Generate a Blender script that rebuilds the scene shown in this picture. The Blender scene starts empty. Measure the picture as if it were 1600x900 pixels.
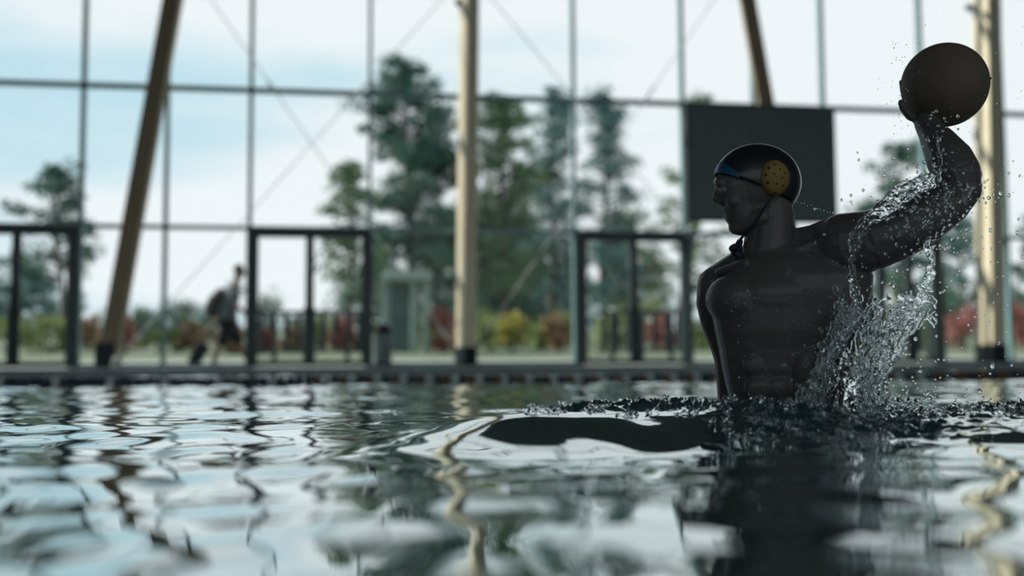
import bpy, bmesh, math, random
import numpy as np
from mathutils import Vector, Matrix, Euler
random.seed(7); RNG = np.random.RandomState(11)
sc = bpy.context.scene; C = sc.collection
PI = math.pi

# ------------------------------------------------------------------ camera
F = 1600.0                     # focal length in pixels of the 1600 px wide frame
CAMZ = 0.17
cam_d = bpy.data.cameras.new('camera'); cam = bpy.data.objects.new('camera', cam_d); C.objects.link(cam)
RC = (Matrix.Rotation(math.radians(90) + math.atan(115/F), 3, 'X') @ Matrix.Rotation(math.radians(-0.3), 3, 'Z'))
cam.matrix_world = Matrix.Translation((0, 0, CAMZ)) @ RC.to_4x4()
cam_d.sensor_width = 36; cam_d.lens = 36.0 * F / 1600
cam_d.clip_start = 0.02; cam_d.clip_end = 600
cam_d.dof.use_dof = True; cam_d.dof.focus_distance = 2.68; cam_d.dof.aperture_fstop = 1.25
sc.camera = cam

def at(px, py, Y):
    d = RC @ Vector(((px-800)/F, -(py-450)/F, -1.0))
    return Vector((0, 0, CAMZ)) + d * (Y / d.y)

# ------------------------------------------------------------------ sky, sun, exposure
sc.view_settings.view_transform = 'Standard'; sc.view_settings.look = 'None'
sc.view_settings.gamma = 1; sc.view_settings.use_curve_mapping = False
sc.view_settings.exposure = 0.10
W = bpy.data.worlds.new('overcast_sky'); sc.world = W; W.use_nodes = True
nt = W.node_tree; nt.nodes.clear()
def nn(t, k, **kw):
    n = t.nodes.new(k)
    for a, b in kw.items(): setattr(n, a, b)
    return n
tc = nn(nt, 'ShaderNodeTexCoord'); mp = nn(nt, 'ShaderNodeMapping'); mp.inputs['Scale'].default_value = (1.2, 1.2, 5.0)
no = nn(nt, 'ShaderNodeTexNoise'); no.inputs['Scale'].default_value = 1.6; no.inputs['Detail'].default_value = 4
rp = nn(nt, 'ShaderNodeValToRGB')
rp.color_ramp.elements[0].position = 0.30; rp.color_ramp.elements[0].color = (0.52, 0.715, 0.80, 1)
rp.color_ramp.elements[1].position = 0.50; rp.color_ramp.elements[1].color = (0.835, 0.865, 0.885, 1)
bg = nn(nt, 'ShaderNodeBackground'); bg.inputs['Strength'].default_value = 1.04
ow = nn(nt, 'ShaderNodeOutputWorld')
L = nt.links.new
L(tc.outputs['Generated'], mp.inputs['Vector']); L(mp.outputs[0], no.inputs['Vector']); sx = nn(nt, 'ShaderNodeSeparateXYZ'); ma = nn(nt, 'ShaderNodeMath', operation='MULTIPLY_ADD'); ma.inputs[1].default_value = .22
L(tc.outputs['Generated'], sx.inputs[0]); L(sx.outputs[0], ma.inputs[0]); L(no.outputs[0], ma.inputs[2]); L(ma.outputs[0], rp.inputs[0])
L(rp.outputs[0], bg.inputs[0]); L(bg.outputs[0], ow.inputs[0])

# room frame: u runs along the glass front to the right, v points outside
TH = math.atan(0.144)
U = Vector((math.cos(TH), math.sin(TH), 0)); V = Vector((-math.sin(TH), math.cos(TH), 0)); O = Vector((0, 17.5, 0))
def room(u, v, z): return O + U*u + V*v + Vector((0, 0, z))
sun_d = bpy.data.lights.new('sun', 'SUN'); sun = bpy.data.objects.new('sun', sun_d); C.objects.link(sun)
sun_d.energy = 6.0; sun_d.angle = math.radians(3); sun_d.color = (1.0, 0.93, 0.8)
sdir = (U*-0.80 + V*0.45 + Vector((0, 0, 0.66))).normalized()
sun.rotation_euler = sdir.to_track_quat('Z', 'Y').to_euler(); sun.location = (-20, 25, 20)
pd = bpy.data.lights.new('window_portal', 'AREA'); portal = bpy.data.objects.new('window_portal', pd); C.objects.link(portal)
pd.shape = 'RECTANGLE'; pd.size = 36; pd.size_y = 9.2; pd.cycles.is_portal = True
pd2 = pd.copy(); portal2 = bpy.data.objects.new('rear_fill_portal', pd2); C.objects.link(portal2); pd2.size = 34; pd2.size_y = 6.5  # guides sky light through the added rear fill opening
portal2.matrix_world = Matrix.Translation(room(1, -28.6, 5.45)) @ Matrix(((U.x, 0, -V.x), (U.y, 0, -V.y), (0, 1, 0))).to_4x4()
portal.matrix_world = Matrix.Translation(room(0, -0.55, 4.7)) @ Matrix(((U.x, 0, V.x), (U.y, 0, V.y), (0, 1, 0))).to_4x4()

# ------------------------------------------------------------------ materials
def mat(name, col, rough=0.6, metal=0.0, col2=None, scale=8, bump=0.0, bscale=40, coat=0.0, stretch=(1, 1, 1), spec=0.5, detail=4, trans=0.0, ior=1.45):
    m = bpy.data.materials.new(name); m.use_nodes = True; t = m.node_tree; b = t.nodes['Principled BSDF']
    b.inputs['Base Color'].default_value = (*col, 1); b.inputs['Roughness'].default_value = rough
    b.inputs['Metallic'].default_value = metal; b.inputs['Coat Weight'].default_value = coat
    b.inputs['Specular IOR Level'].default_value = spec
    b.inputs['Transmission Weight'].default_value = trans; b.inputs['IOR'].default_value = ior
    if coat: b.inputs['Coat Roughness'].default_value = 0.12
    if col2 or bump:
        tx = t.nodes.new('ShaderNodeTexCoord'); mpn = t.nodes.new('ShaderNodeMapping'); mpn.inputs['Scale'].default_value = stretch
        t.links.new(tx.outputs['Object'], mpn.inputs[0])
    if col2:
        n = t.nodes.new('ShaderNodeTexNoise'); n.inputs['Scale'].default_value = scale; n.inputs['Detail'].default_value = detail
        r = t.nodes.new('ShaderNodeValToRGB'); r.color_ramp.elements[0].position = .35; r.color_ramp.elements[1].position = .65
        r.color_ramp.elements[0].color = (*col, 1); r.color_ramp.elements[1].color = (*col2, 1)
        t.links.new(mpn.outputs[0], n.inputs[0]); t.links.new(n.outputs[0], r.inputs[0]); t.links.new(r.outputs[0], b.inputs['Base Color'])
    if bump:
        n = t.nodes.new('ShaderNodeTexNoise'); n.inputs['Scale'].default_value = bscale; n.inputs['Detail'].default_value = 3
        bp = t.nodes.new('ShaderNodeBump'); bp.inputs['Strength'].default_value = bump; bp.inputs['Distance'].default_value = .01
        t.links.new(mpn.outputs[0], n.inputs[0]); t.links.new(n.outputs[0], bp.inputs['Height']); t.links.new(bp.outputs[0], b.inputs['Normal'])
    return m
M = {}
M['frame'] = mat('dark_frame_paint', (0.04, 0.06, 0.066), 0.45, col2=(0.05, 0.07, 0.078))
M['mullion'] = mat('teal_grey_aluminium', (0.13, 0.235, 0.26), 0.5, 0.0, col2=(0.16, 0.27, 0.295))
M['timber'] = mat('glulam_timber', (0.24, 0.18, 0.11), 0.6, col2=(0.33, 0.25, 0.16), scale=5, stretch=(6, 6, .5), bump=.15)
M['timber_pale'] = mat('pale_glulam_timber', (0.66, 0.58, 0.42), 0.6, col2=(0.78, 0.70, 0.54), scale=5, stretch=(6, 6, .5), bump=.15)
M['steel'] = mat('dark_steel', (0.02, 0.03, 0.035), 0.4, 0.6, col2=(0.03, 0.04, 0.045))
M['rod'] = mat('steel_rod', (0.7, 0.75, 0.76), 0.5, 0.0, col2=(0.76, 0.8, 0.8))
M['wall'] = mat('painted_wall', (0.22, 0.26, 0.27), 0.8, col2=(0.26, 0.30, 0.31))
M['ceiling'] = mat('dark_timber_ceiling', (0.06, 0.07, 0.07), 0.8, col2=(0.08, 0.085, 0.08), stretch=(1, 6, 1))
M['deck'] = mat('wet_grey_deck', (0.16, 0.21, 0.235), 0.3, col2=(0.21, 0.265, 0.29), scale=3, bump=.1)
M['coping'] = mat('coping_stone', (0.13, 0.18, 0.205), 0.4, col2=(0.18, 0.24, 0.265), scale=6, bump=.1)
M['basin'] = mat('teal_pool_tile', (0.02, 0.10, 0.12), 0.3, col2=(0.03, 0.13, 0.15))
M['screen'] = mat('black_screen', (0.115, 0.14, 0.15), 0.5, col2=(0.125, 0.15, 0.16))
M['screen_frame'] = mat('black_screen_frame', (0.03, 0.04, 0.044), 0.45, col2=(0.035, 0.045, 0.05))
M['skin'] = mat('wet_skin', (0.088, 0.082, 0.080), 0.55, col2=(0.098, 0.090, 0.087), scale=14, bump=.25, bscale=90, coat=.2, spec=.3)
M['walker_skin'] = mat('walker_skin', (0.22, 0.13, 0.09), 0.6, col2=(0.25, 0.15, 0.1))
M['cap'] = mat('dark_cap_cloth', (0.008, 0.011, 0.016), 0.4, col2=(0.012, 0.016, 0.024), bump=.1, coat=.4)
M['cap_blue'] = mat('blue_cap_trim', (0.010, 0.075, 0.14), 0.4, col2=(0.014, 0.09, 0.17))
M['guard'] = mat('yellow_ear_guard', (0.24, 0.17, 0.04), 0.6, col2=(0.19, 0.14, 0.035), scale=20)
M['hole'] = mat('dark_guard_hole', (0.02, 0.015, 0.006), 0.7, col2=(0.03, 0.02, 0.01))
M['cord'] = mat('dark_cord', (0.01, 0.014, 0.03), 0.6, col2=(0.016, 0.02, 0.04))
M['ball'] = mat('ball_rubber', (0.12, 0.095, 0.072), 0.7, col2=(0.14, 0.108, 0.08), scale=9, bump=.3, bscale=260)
M['eye'] = mat('eye_white', (0.12, 0.11, 0.10), 0.3, col2=(0.16, 0.15, 0.14))
M['black'] = mat('black_cloth', (0.008, 0.011, 0.014), 0.8, col2=(0.014, 0.018, 0.022), scale=20)
M['shirt'] = mat('grey_shirt_cloth', (0.10, 0.12, 0.13), 0.85, col2=(0.14, 0.16, 0.17), scale=10)
M['float_dark'] = mat('dark_blue_float', (0.03, 0.05, 0.075), 0.3, col2=(0.04, 0.065, 0.09))
M['float_white'] = mat('white_float', (0.55, 0.6, 0.62), 0.3, col2=(0.62, 0.66, 0.68))
M['float_red'] = mat('rust_float', (0.13, 0.07, 0.04), 0.35, col2=(0.17, 0.09, 0.05))
M['bin'] = mat('grey_bin_metal', (0.16, 0.21, 0.22), 0.5, 0.3, col2=(0.2, 0.25, 0.26))
M['white'] = mat('white_plastic_bag', (0.7, 0.7, 0.7), 0.6, col2=(0.8, 0.78, 0.78))
M['lawn'] = mat('lawn', (0.085, 0.12, 0.075), 0.9, col2=(0.13, 0.16, 0.11), scale=.7)
M['paving'] = mat('pale_paving', (0.22, 0.26, 0.25), 0.8, col2=(0.28, 0.31, 0.30), scale=1.5)
M['pavilion'] = mat('pale_green_paint', (0.28, 0.38, 0.36), 0.7, col2=(0.33, 0.43, 0.41))
M['pavilion_dark'] = mat('shelter_panel', (0.09, 0.15, 0.15), 0.7, col2=(0.12, 0.18, 0.18))
M['bark'] = mat('bark', (0.05, 0.05, 0.042), 0.9, col2=(0.09, 0.085, 0.07), scale=6, bump=.4)
def leafmat(name, a, b):
    m = mat(name, a, 0.75, col2=b, scale=1.1, detail=2, spec=.2); return m
M['pine'] = leafmat('pine_needles', (0.05, 0.13, 0.1), (0.1, 0.2, 0.15))
M['pine_olive'] = leafmat('olive_pine_needles', (0.1, 0.18, 0.1), (0.17, 0.26, 0.14))
M['pine_blue'] = leafmat('blue_green_needles', (0.08, 0.18, 0.17), (0.14, 0.26, 0.24))
M['bush'] = leafmat('bush_leaves', (0.2, 0.27, 0.1), (0.32, 0.37, 0.16))
M['bush_dark'] = leafmat('dark_bush_leaves', (0.07, 0.14, 0.1), (0.11, 0.2, 0.14))
M['red_leaf'] = leafmat('red_leaves', (0.32, 0.1, 0.1), (0.38, 0.17, 0.15))
M['orange_leaf'] = leafmat('orange_leaves', (0.30, 0.20, 0.12), (0.36, 0.27, 0.17))
M['yellow_leaf'] = leafmat('yellow_leaves', (0.65, 0.45, 0.03), (0.75, 0.55, 0.1))
# clear pane: thin sheet, Fresnel reflection over clear transmission
g = bpy.data.materials.new('window_glass'); g.use_nodes = True; t = g.node_tree; t.nodes.clear()
o_ = t.nodes.new('ShaderNodeOutputMaterial'); mx = t.nodes.new('ShaderNodeMixShader'); tr = t.nodes.new('ShaderNodeBsdfTransparent')
gl = t.nodes.new('ShaderNodeBsdfGlossy'); fr = t.nodes.new('ShaderNodeFresnel'); fr.inputs[0].default_value = 1.3
tr.inputs[0].default_value = (0.965, 0.985, 0.985, 1); gl.inputs['Roughness'].default_value = .02
ge = t.nodes.new('ShaderNodeNewGeometry'); mf = t.nodes.new('ShaderNodeMix'); mf.data_type = 'FLOAT'; mf.inputs[3].default_value = 0.0
t.links.new(ge.outputs['Backfacing'], mf.inputs[0]); t.links.new(fr.outputs[0], mf.inputs[2]); t.links.new(mf.outputs[0], mx.inputs[0]); t.links.new(tr.outputs[0], mx.inputs[1]); t.links.new(gl.outputs[0], mx.inputs[2]); t.links.new(mx.outputs[0], o_.inputs[0])
M['glass'] = g
# pool water: dark teal body under a Fresnel surface
w = bpy.data.materials.new('pool_water'); w.use_nodes = True; t = w.node_tree; t.nodes.clear()
o_ = t.nodes.new('ShaderNodeOutputMaterial'); mx = t.nodes.new('ShaderNodeMixShader'); df = t.nodes.new('ShaderNodeBsdfDiffuse'); gs = t.nodes.new('ShaderNodeBsdfGlossy')
df.inputs[0].default_value = (0.006, 0.055, 0.070, 1); gs.inputs[0].default_value = (0.94, 1.0, 1.0, 1); gs.inputs['Roughness'].default_value = 0.02
fr = t.nodes.new('ShaderNodeFresnel'); fr.inputs[0].default_value = 1.36; pw = t.nodes.new('ShaderNodeMath'); pw.operation = 'POWER'; pw.inputs[1].default_value = .27
tx = t.nodes.new('ShaderNodeTexCoord'); n = t.nodes.new('ShaderNodeTexNoise'); n.inputs['Scale'].default_value = 14; n.inputs['Detail'].default_value = 2
bp = t.nodes.new('ShaderNodeBump'); bp.inputs['Strength'].default_value = .10; bp.inputs['Distance'].default_value = .004
t.links.new(tx.outputs['Object'], n.inputs[0]); t.links.new(n.outputs[0], bp.inputs['Height'])
for q in (df, gs, fr): t.links.new(bp.outputs[0], q.inputs['Normal'])
t.links.new(fr.outputs[0], pw.inputs[0]); t.links.new(pw.outputs[0], mx.inputs[0]); t.links.new(df.outputs[0], mx.inputs[1]); t.links.new(gs.outputs[0], mx.inputs[2]); t.links.new(mx.outputs[0], o_.inputs[0])
M['water'] = w
M['splash'] = mat('clear_splash_water', (0.93, 0.98, 1.0), 0.0, trans=1.0, ior=1.33)

# ------------------------------------------------------------------ helpers
def tag(o, label=None, cat=None, group=None, kind=None):
    if label: o['label'] = label
    if cat: o['category'] = cat
    if group: o['group'] = group
    if kind: o['kind'] = kind
    return o
def empty(name, loc=(0, 0, 0)):
    o = bpy.data.objects.new(name, None); C.objects.link(o); o.location = loc; o.empty_display_size = .1
    return o
def setpar(o, parent):
    if parent is not None:
        o.parent = parent
        o.matrix_parent_inverse = Matrix.Translation(parent.location).inverted() @ Matrix.Identity(4) if parent.parent is None else (Matrix.Translation(parent.location)).inverted() if parent.type == 'EMPTY' else Matrix.Identity(4)
def link_mesh(name, me, m, parent=None, smooth=False):
    o = bpy.data.objects.new(name, me); C.objects.link(o)
    if m is not None: me.materials.append(m)
    if smooth:
        me.polygons.foreach_set('use_smooth', [True]*len(me.polygons))
    setpar(o, parent)
    return o
def obj(name, bm, m, parent=None, smooth=False):
    me = bpy.data.meshes.new(name); bm.normal_update(); bm.to_mesh(me); bm.free()
    return link_mesh(name, me, m, parent, smooth)
def box(bm, c, X, Y, Z):
    """box with centre c and full edge vectors X, Y, Z"""
    vs = []
    for a in (-.5, .5):
        for b_ in (-.5, .5):
            for d in (-.5, .5): vs.append(bm.verts.new(c + X*a + Y*b_ + Z*d))
    for f in ((0, 1, 3, 2), (4, 6, 7, 5), (0, 4, 5, 1), (2, 3, 7, 6), (0, 2, 6, 4), (1, 5, 7, 3)):
        bm.faces.new([vs[i] for i in f])
def rbox(bm, u0, u1, v0, v1, z0, z1):
    box(bm, room((u0+u1)/2, (v0+v1)/2, (z0+z1)/2), U*(u1-u0), V*(v1-v0), Vector((0, 0, z1-z0)))
def bevel(bm, w_=.005, s=2):
    bmesh.ops.recalc_face_normals(bm, faces=bm.faces)
    bmesh.ops.bevel(bm, geom=list(bm.edges), offset=w_, segments=s, affect='EDGES', profile=.5)
def capsule(bm, p, q, r0, r1, seg=14):
    p = Vector(p); q = Vector(q); d = q-p; L_ = d.length
    if L_ < 1e-6: return
    R = d.to_track_quat('Z', 'Y').to_matrix().to_4x4()
    bmesh.ops.create_cone(bm, cap_ends=True, segments=seg, radius1=r0, radius2=r1, depth=L_, matrix=Matrix.Translation((p+q)/2) @ R)
    for c, r in ((p, r0), (q, r1)):
        bmesh.ops.create_icosphere(bm, subdivisions=2, radius=r*1.0, matrix=Matrix.Translation(c))
def chain(bm, pts):
    for (a, ra), (b_, rb) in zip(pts[:-1], pts[1:]): capsule(bm, a, b_, ra, rb)
def ell(bm, c, rx, ry, rz, rot=None):
    mt_ = Matrix.Translation(c)
    if rot is not None: mt_ = mt_ @ rot.to_4x4()
    bmesh.ops.create_icosphere(bm, subdivisions=3, radius=1, matrix=mt_ @ Matrix.Diagonal((rx, ry, rz, 1)))
def tube(bm, pts, r, seg=8, caps=True):
    pts = [Vector(p) for p in pts]; rings = []
    rs = r if isinstance(r, (list, tuple)) else [r]*len(pts)
    up = None
    for i, p in enumerate(pts):
        d = (pts[min(i+1, len(pts)-1)] - pts[max(i-1, 0)]).normalized()
        if up is None: up = d.orthogonal().normalized()
        a = (up - d*up.dot(d)).normalized(); b_ = d.cross(a); up = a
        rings.append([bm.verts.new(p + (a*math.cos(2*PI*k/seg) + b_*math.sin(2*PI*k/seg))*rs[i]) for k in range(seg)])
    for A, B in zip(rings[:-1], rings[1:]):
        for k in range(seg): bm.faces.new((A[k], A[(k+1) % seg], B[(k+1) % seg], B[k]))
    if caps: bm.faces.new(rings[0][::-1]); bm.faces.new(rings[-1])
def remeshed(name, bm, m, voxel, smooth_it, parent=None, fac=.5):
    me = bpy.data.meshes.new(name); bm.to_mesh(me); bm.free()
    tmp = bpy.data.objects.new('tmp', me); C.objects.link(tmp)
    r = tmp.modifiers.new('r', 'REMESH'); r.mode = 'VOXEL'; r.voxel_size = voxel; r.adaptivity = 0
    if smooth_it:
        s = tmp.modifiers.new('s', 'SMOOTH'); s.factor = fac; s.iterations = smooth_it
    dg = bpy.context.evaluated_depsgraph_get(); dg.update()
    out = bpy.data.meshes.new_from_object(tmp.evaluated_get(dg))
    bpy.data.objects.remove(tmp); out.name = name
    out.materials.clear()
    return link_mesh(name, out, m, parent, True)

# ================================================================== THE SETTING
ZC = 9.3; UL, UR, VB = -16.5, 19.0, -29.0
DECK = 0.10
V_EDGE = -3.1                                   # pool edge line
PU0, PU1, PV0 = -13.0, 15.0, -26.0              # pool extent
PT = .144
def wall_u(px):                                 # column on the glass front -> u
    p = at(px, 450, 1.0); k = p.x               # x = k*Y
    Y = 17.5/(1 - PT*k); q = Vector((k*Y, Y, 0)) - O
    return q.dot(U)
bm = bmesh.new()
rbox(bm, UL, UR, V_EDGE, 0.0, -1.4, DECK)
rbox(bm, UL, PU0, PV0, V_EDGE, -1.4, DECK); rbox(bm, PU1, UR, PV0, V_EDGE, -1.4, DECK); rbox(bm, UL, UR, VB, PV0, -1.4, DECK)
floor = tag(obj('floor', bm, M['deck']), 'wet grey pool deck between the water and the glass front', kind='structure')
fe = empty('trim_1', room(0, V_EDGE, 0)); tag(fe, 'grey stone coping along the far pool edge', kind='structure')
slab = None; k = 0; u = PU0
while u < PU1:
    if slab is None:
        bm = bmesh.new(); rbox(bm, u+.006, u+.594, V_EDGE-.12, V_EDGE+.16, -.12, DECK+.012); bevel(bm, .01, 1)
        slab = obj('coping_stone', bm, M['coping'], fe); u00 = u
    else:
        c = slab.copy(); C.objects.link(c); c.parent = fe; c.location = U*(u-u00)
    u += .6
bm = bmesh.new(); rbox(bm, PU0, PU1, PV0, V_EDGE, -2.2, -1.9)
rbox(bm, PU0-.1, PU0, PV0, V_EDGE, -1.9, -.05); rbox(bm, PU1, PU1+.1, PV0, V_EDGE, -1.9, -.05)
tag(obj('trim_2', bm, M['basin']), 'teal tiled pool basin under the water', kind='structure')
bm = bmesh.new(); rbox(bm, UL, UR, VB, 0.5, ZC, ZC+.3); tag(obj('ceiling', bm, M['ceiling']), 'dark hall ceiling above the pool', kind='structure')
for nm, a in (('wall_left', (UL-.3, UL, VB, 0.2, 0, ZC)), ('wall_right', (UR, UR+.3, VB, 0.2, 0, ZC))):
    bm = bmesh.new(); rbox(bm, *a); tag(obj(nm, bm, M['wall']), 'dark painted side of the pool hall', kind='structure')

bm = bmesh.new(); rbox(bm, UL, UR, VB-.3, VB, 0, 2.2); rbox(bm, UL, UR, VB-.3, VB, 8.7, ZC)
tag(obj('wall_back', bm, M['wall']), 'dark painted rear side of the pool hall below and above a window band added for fill light', kind='structure')
rw = empty('added_fill_window', room(0, VB, 2.2)); tag(rw, 'unseen window band added in the rear side of the pool hall for fill light', kind='structure')  # rear glazing added out of view, lets frontal fill onto player and splash
nb_ = 12
for i in range(nb_+1):
    u = UL + (UR-UL)*i/nb_
    bm = bmesh.new(); rbox(bm, u-.06, u+.06, VB-.22, VB-.05, 2.2, 8.7); obj('mullion', bm, M['mullion'], rw)
    if i < nb_:
        bm = bmesh.new(); rbox(bm, u+.06, u+(UR-UL)/nb_-.06, VB-.15, VB-.138, 2.2, 8.7); obj('pane', bm, M['glass'], rw)

# ---- glass front: mullions, transoms, panes
T1, T2, T3 = 2.40, 4.72, 7.05
gw = empty('window_1', room(0, 0, DECK)); tag(gw, 'tall glass front of the pool hall with teal grey mullions', kind='structure')
cols = [124, 257, 389, 577, 735, 898, 1070, 1183, 1292, 1448, 1574]
us = [wall_u(x) for x in cols]
step = 1.45
left = []
x = us[0]-step
while x > UL+.6: left.append(x); x -= step
right = []
x = us[-1]+step
while x < UR-.6: right.append(x); x += step
us = [UL+.03] + left[::-1] + us + right + [UR-.03]
MW = .03
def is_door(a, b):
    for d0, d1 in DOORS:
        if a > d0-.2 and b < d1+.2: return True
    return False
DOORS = [(wall_u(-50), wall_u(120)), (wall_u(391), wall_u(577)), (wall_u(905), wall_u(1074)), (wall_u(1372), wall_u(1465))]
for u in us:
    if any(d0+.1 < u < d1-.1 for d0, d1 in DOORS): z0 = T1
    else: z0 = DECK
    bm = bmesh.new(); rbox(bm, u-MW, u+MW, -.09, .06, z0, ZC); bevel(bm, .006, 1); obj('mullion', bm, M['mullion'], gw)
for (zt, h, dp) in ((T1, .035, .05), (T2, .04, .06), (T3, .04, .06), (ZC-.05, .05, .06), (DECK+.035, .035, .05)):
    if zt < 1:
        segs = [(UL, DOORS[0][0]), (DOORS[0][1], DOORS[1][0]), (DOORS[1][1], DOORS[2][0]), (DOORS[2][1], DOORS[3][0]), (DOORS[3][1], UR)]
    else: segs = [(UL, UR)]
    for a, b_ in segs:
        bm = bmesh.new(); rbox(bm, a, b_, -dp-.015, dp-.02, zt-h, zt+h); bevel(bm, .006, 1); obj('transom', bm, M['mullion'], gw)
levels = [DECK+.07, T1, T2, T3, ZC-.08]
for a, b_ in zip(us[:-1], us[1:]):
    if b_-a < .1: continue
    for li, (z0, z1) in enumerate(zip(levels[:-1], levels[1:])):
        if li == 0 and any(min(b_, d1)-max(a, d0) > .3*(b_-a) for d0, d1 in DOORS):
            continue
        bm = bmesh.new(); rbox(bm, a+MW-.01, b_-MW+.01, -.006, .006, z0+.03, z1-.03); obj('pane', bm, M['glass'], gw)

# ---- doors
def door(name, d0, d1, stile, label, fixed_left=None):
    r = empty(name, room((d0+d1)/2, 0, DECK)); tag(r, label, kind='structure')
    z0, z1 = DECK, T1-.03
    for a in (d0, d1):
        bm = bmesh.new(); rbox(bm, a-.06, a+.06, -.12, .08, z0, z1); bevel(bm, .008, 1); obj('door_jamb', bm, M['frame'], r)
    bm = bmesh.new(); rbox(bm, d0-.06, d1+.06, -.13, .09, z1-.07, z1+.045); bevel(bm, .008, 1); obj('door_head', bm, M['frame'], r)
    sws = [d0+.06, stile, d1-.06]
    for s, (a, b_) in enumerate(((sws[0], sws[1]), (sws[1], sws[2]))):
        bm = bmesh.new(); w_ = .068
        rbox(bm, a, a+w_, -.05, .03, z0+.02, z1-.07); rbox(bm, b_-w_, b_, -.05, .03, z0+.02, z1-.07)
        rbox(bm, a+w_, b_-w_, -.05, .03, z1-.12, z1-.07); rbox(bm, a+w_, b_-w_, -.05, .03, z0+.02, z0+.11)
        leaf = obj('door_leaf', bm, M['frame'], r)
        bm = bmesh.new(); rbox(bm, a+w_-.01, b_-w_+.01, -.015, -.005, z0+.1, z1-.11); p = obj('pane', bm, M['glass'], r)
        hx = b_-.03 if s == 0 else a+.03
        bm = bmesh.new(); rbox(bm, hx-.07, hx+.07, -.085, -.05, z0+.05, z0+.98); bevel(bm, .01, 1)
        obj('kick_stile', bm, M['frame'], r)
        bm = bmesh.new(); tube(bm, [room(hx, -.05, 1.0), room(hx, -.12, 1.02), room(hx, -.12, 1.35), room(hx, -.05, 1.37)], .014)
        obj('door_handle', bm, M['steel'], r)
    return r
door('door_1', DOORS[0][0], DOORS[0][1]-.02, wall_u(25), 'leftmost dark framed double glass door in the glass front')
door('door_2', *DOORS[1], wall_u(484), 'dark framed double glass door beside the walking person')
door('door_3', *DOORS[2], wall_u(990), 'dark framed double glass door left of the player')
door('door_4', *DOORS[3], wall_u(1420), 'dark framed glass door seen behind the splash')

# ================================================================== INTERIOR THINGS
def beam(name, parent, m, p0, p1, w_, d_, rot=0.0):
    """rectangular timber from p0 to p1; w_ across (u), d_ deep (v)"""
    ax = (p1-p0); X = (Matrix.Rotation(rot, 3, 'Z') @ U)
    X = (X - ax.normalized()*X.dot(ax.normalized())).normalized(); Yv = ax.normalized().cross(X).normalized()
    bm = bmesh.new(); box(bm, (p0+p1)/2, X*w_, Yv*d_, ax); bevel(bm, .012, 2)
    return obj(name, bm, m, parent)
def wpt(px, py, v):                             # point on the plane v in front of the glass
    d = (RC @ Vector(((px-800)/F, -(py-450)/F, -1.0)))
    o = Vector((0, 0, CAMZ)); tt = ((O + V*v) - o).dot(V)/d.dot(V)
    return o + d*tt
def shoe(parent, c, w_, d_, h, rot=0):
    X = Matrix.Rotation(rot, 3, 'Z') @ U; Yv = Matrix.Rotation(rot, 3, 'Z') @ V
    bm = bmesh.new(); box(bm, Vector((c.x, c.y, DECK+.015)), X*(w_+.14), Yv*(d_+.14), Vector((0, 0, .03)))
    box(bm, Vector((c.x, c.y, DECK+.03+h/2)), X*(w_+.03), Yv*(d_+.03), Vector((0, 0, h)))
    bevel(bm, .006, 1); s = obj('steel_shoe', bm, M['steel'], parent)
def post(label, foot, head, w_, d_, rot, m, group='timber posts along the glass front', shoe_h=.34):
    ft = wpt(*foot); ft.z = DECK+.03; hd = wpt(*head)
    k = (ZC-.06-ft.z)/(hd.z-ft.z); hd = ft + (hd-ft)*k
    r = empty('timber_post', Vector((ft.x, ft.y, DECK))); tag(r, label, 'post', group)
    beam('timber_beam', r, m, ft + (hd-ft).normalized()*.05, hd, w_, d_, rot); shoe(r, ft, w_, d_, shoe_h, rot)
    return r
post('slanting brown timber post behind the left side of the pool', (167, 572, -.5), (270, 0, -.5), .27, .3, 0, M['timber'], shoe_h=.36)
P2 = post('upright timber post with a sunlit cream side near the middle of the glass front', (728, 570, -.7), (733, 0, -.7), .2, .34, .40, M['timber_pale'], shoe_h=.28)
P3 = post('upright pale timber post at the right edge behind the ball', (1549, 565, -.55), (1541, 0, -.55), .26, .5, 0, M['timber_pale'], shoe_h=.3)
# the post that slants in from the top right and ends behind the screen
post('slanting timber post whose lower end is hidden behind the black screen', (1268, 567, -.25), (1168, 0, -.25), .26, .3, -.3, M['timber'], shoe_h=.3)
for (x, y, par, s) in ((716, 4, P2, -1), (1513, 12, P3, -1)):
    c = wpt(x, y, -.6)
    bm = bmesh.new(); capsule(bm, c, c + U*.10 + V*.02, .06, .045); f = obj('spotlight', bm, M['steel'], par)
# bracing rods
def rod(label, a, b_, v):
    p = wpt(a[0], a[1], v); q = wpt(b_[0], b_[1], v); q = p + (q-p)*((ZC-.1-p.z)/(q.z-p.z))
    r = empty('bracing_rod', p); tag(r, label, 'rod', 'thin bracing rods before the glass')
    bm = bmesh.new(); tube(bm, [p, q], .008, 8); obj('rod', bm, M['rod'], r)
    bm = bmesh.new(); d = (q-p).normalized(); tube(bm, [p, p+d*.3], .035, 8); obj('end_clevis', bm, M['steel'], r)
    m_ = p + (q-p)*.5
    bm = bmesh.new(); tube(bm, [m_-d*.14, m_+d*.14], .022, 8); obj('turnbuckle', bm, M['rod'], r)
rod('thin steel rod rising right from the foot of the slanting left post', (178, 568), (690, 0), -.3)
rod('thin steel rod rising left from the foot of the middle post', (722, 560), (330, 0), -.25)
rod('thin steel rod rising right from the foot of the middle post', (745, 540), (1115, 0), -.3)
rod('thin steel rod rising left from beside the player to the middle bay top', (1240, 562), (770, 0), -.2)

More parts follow.
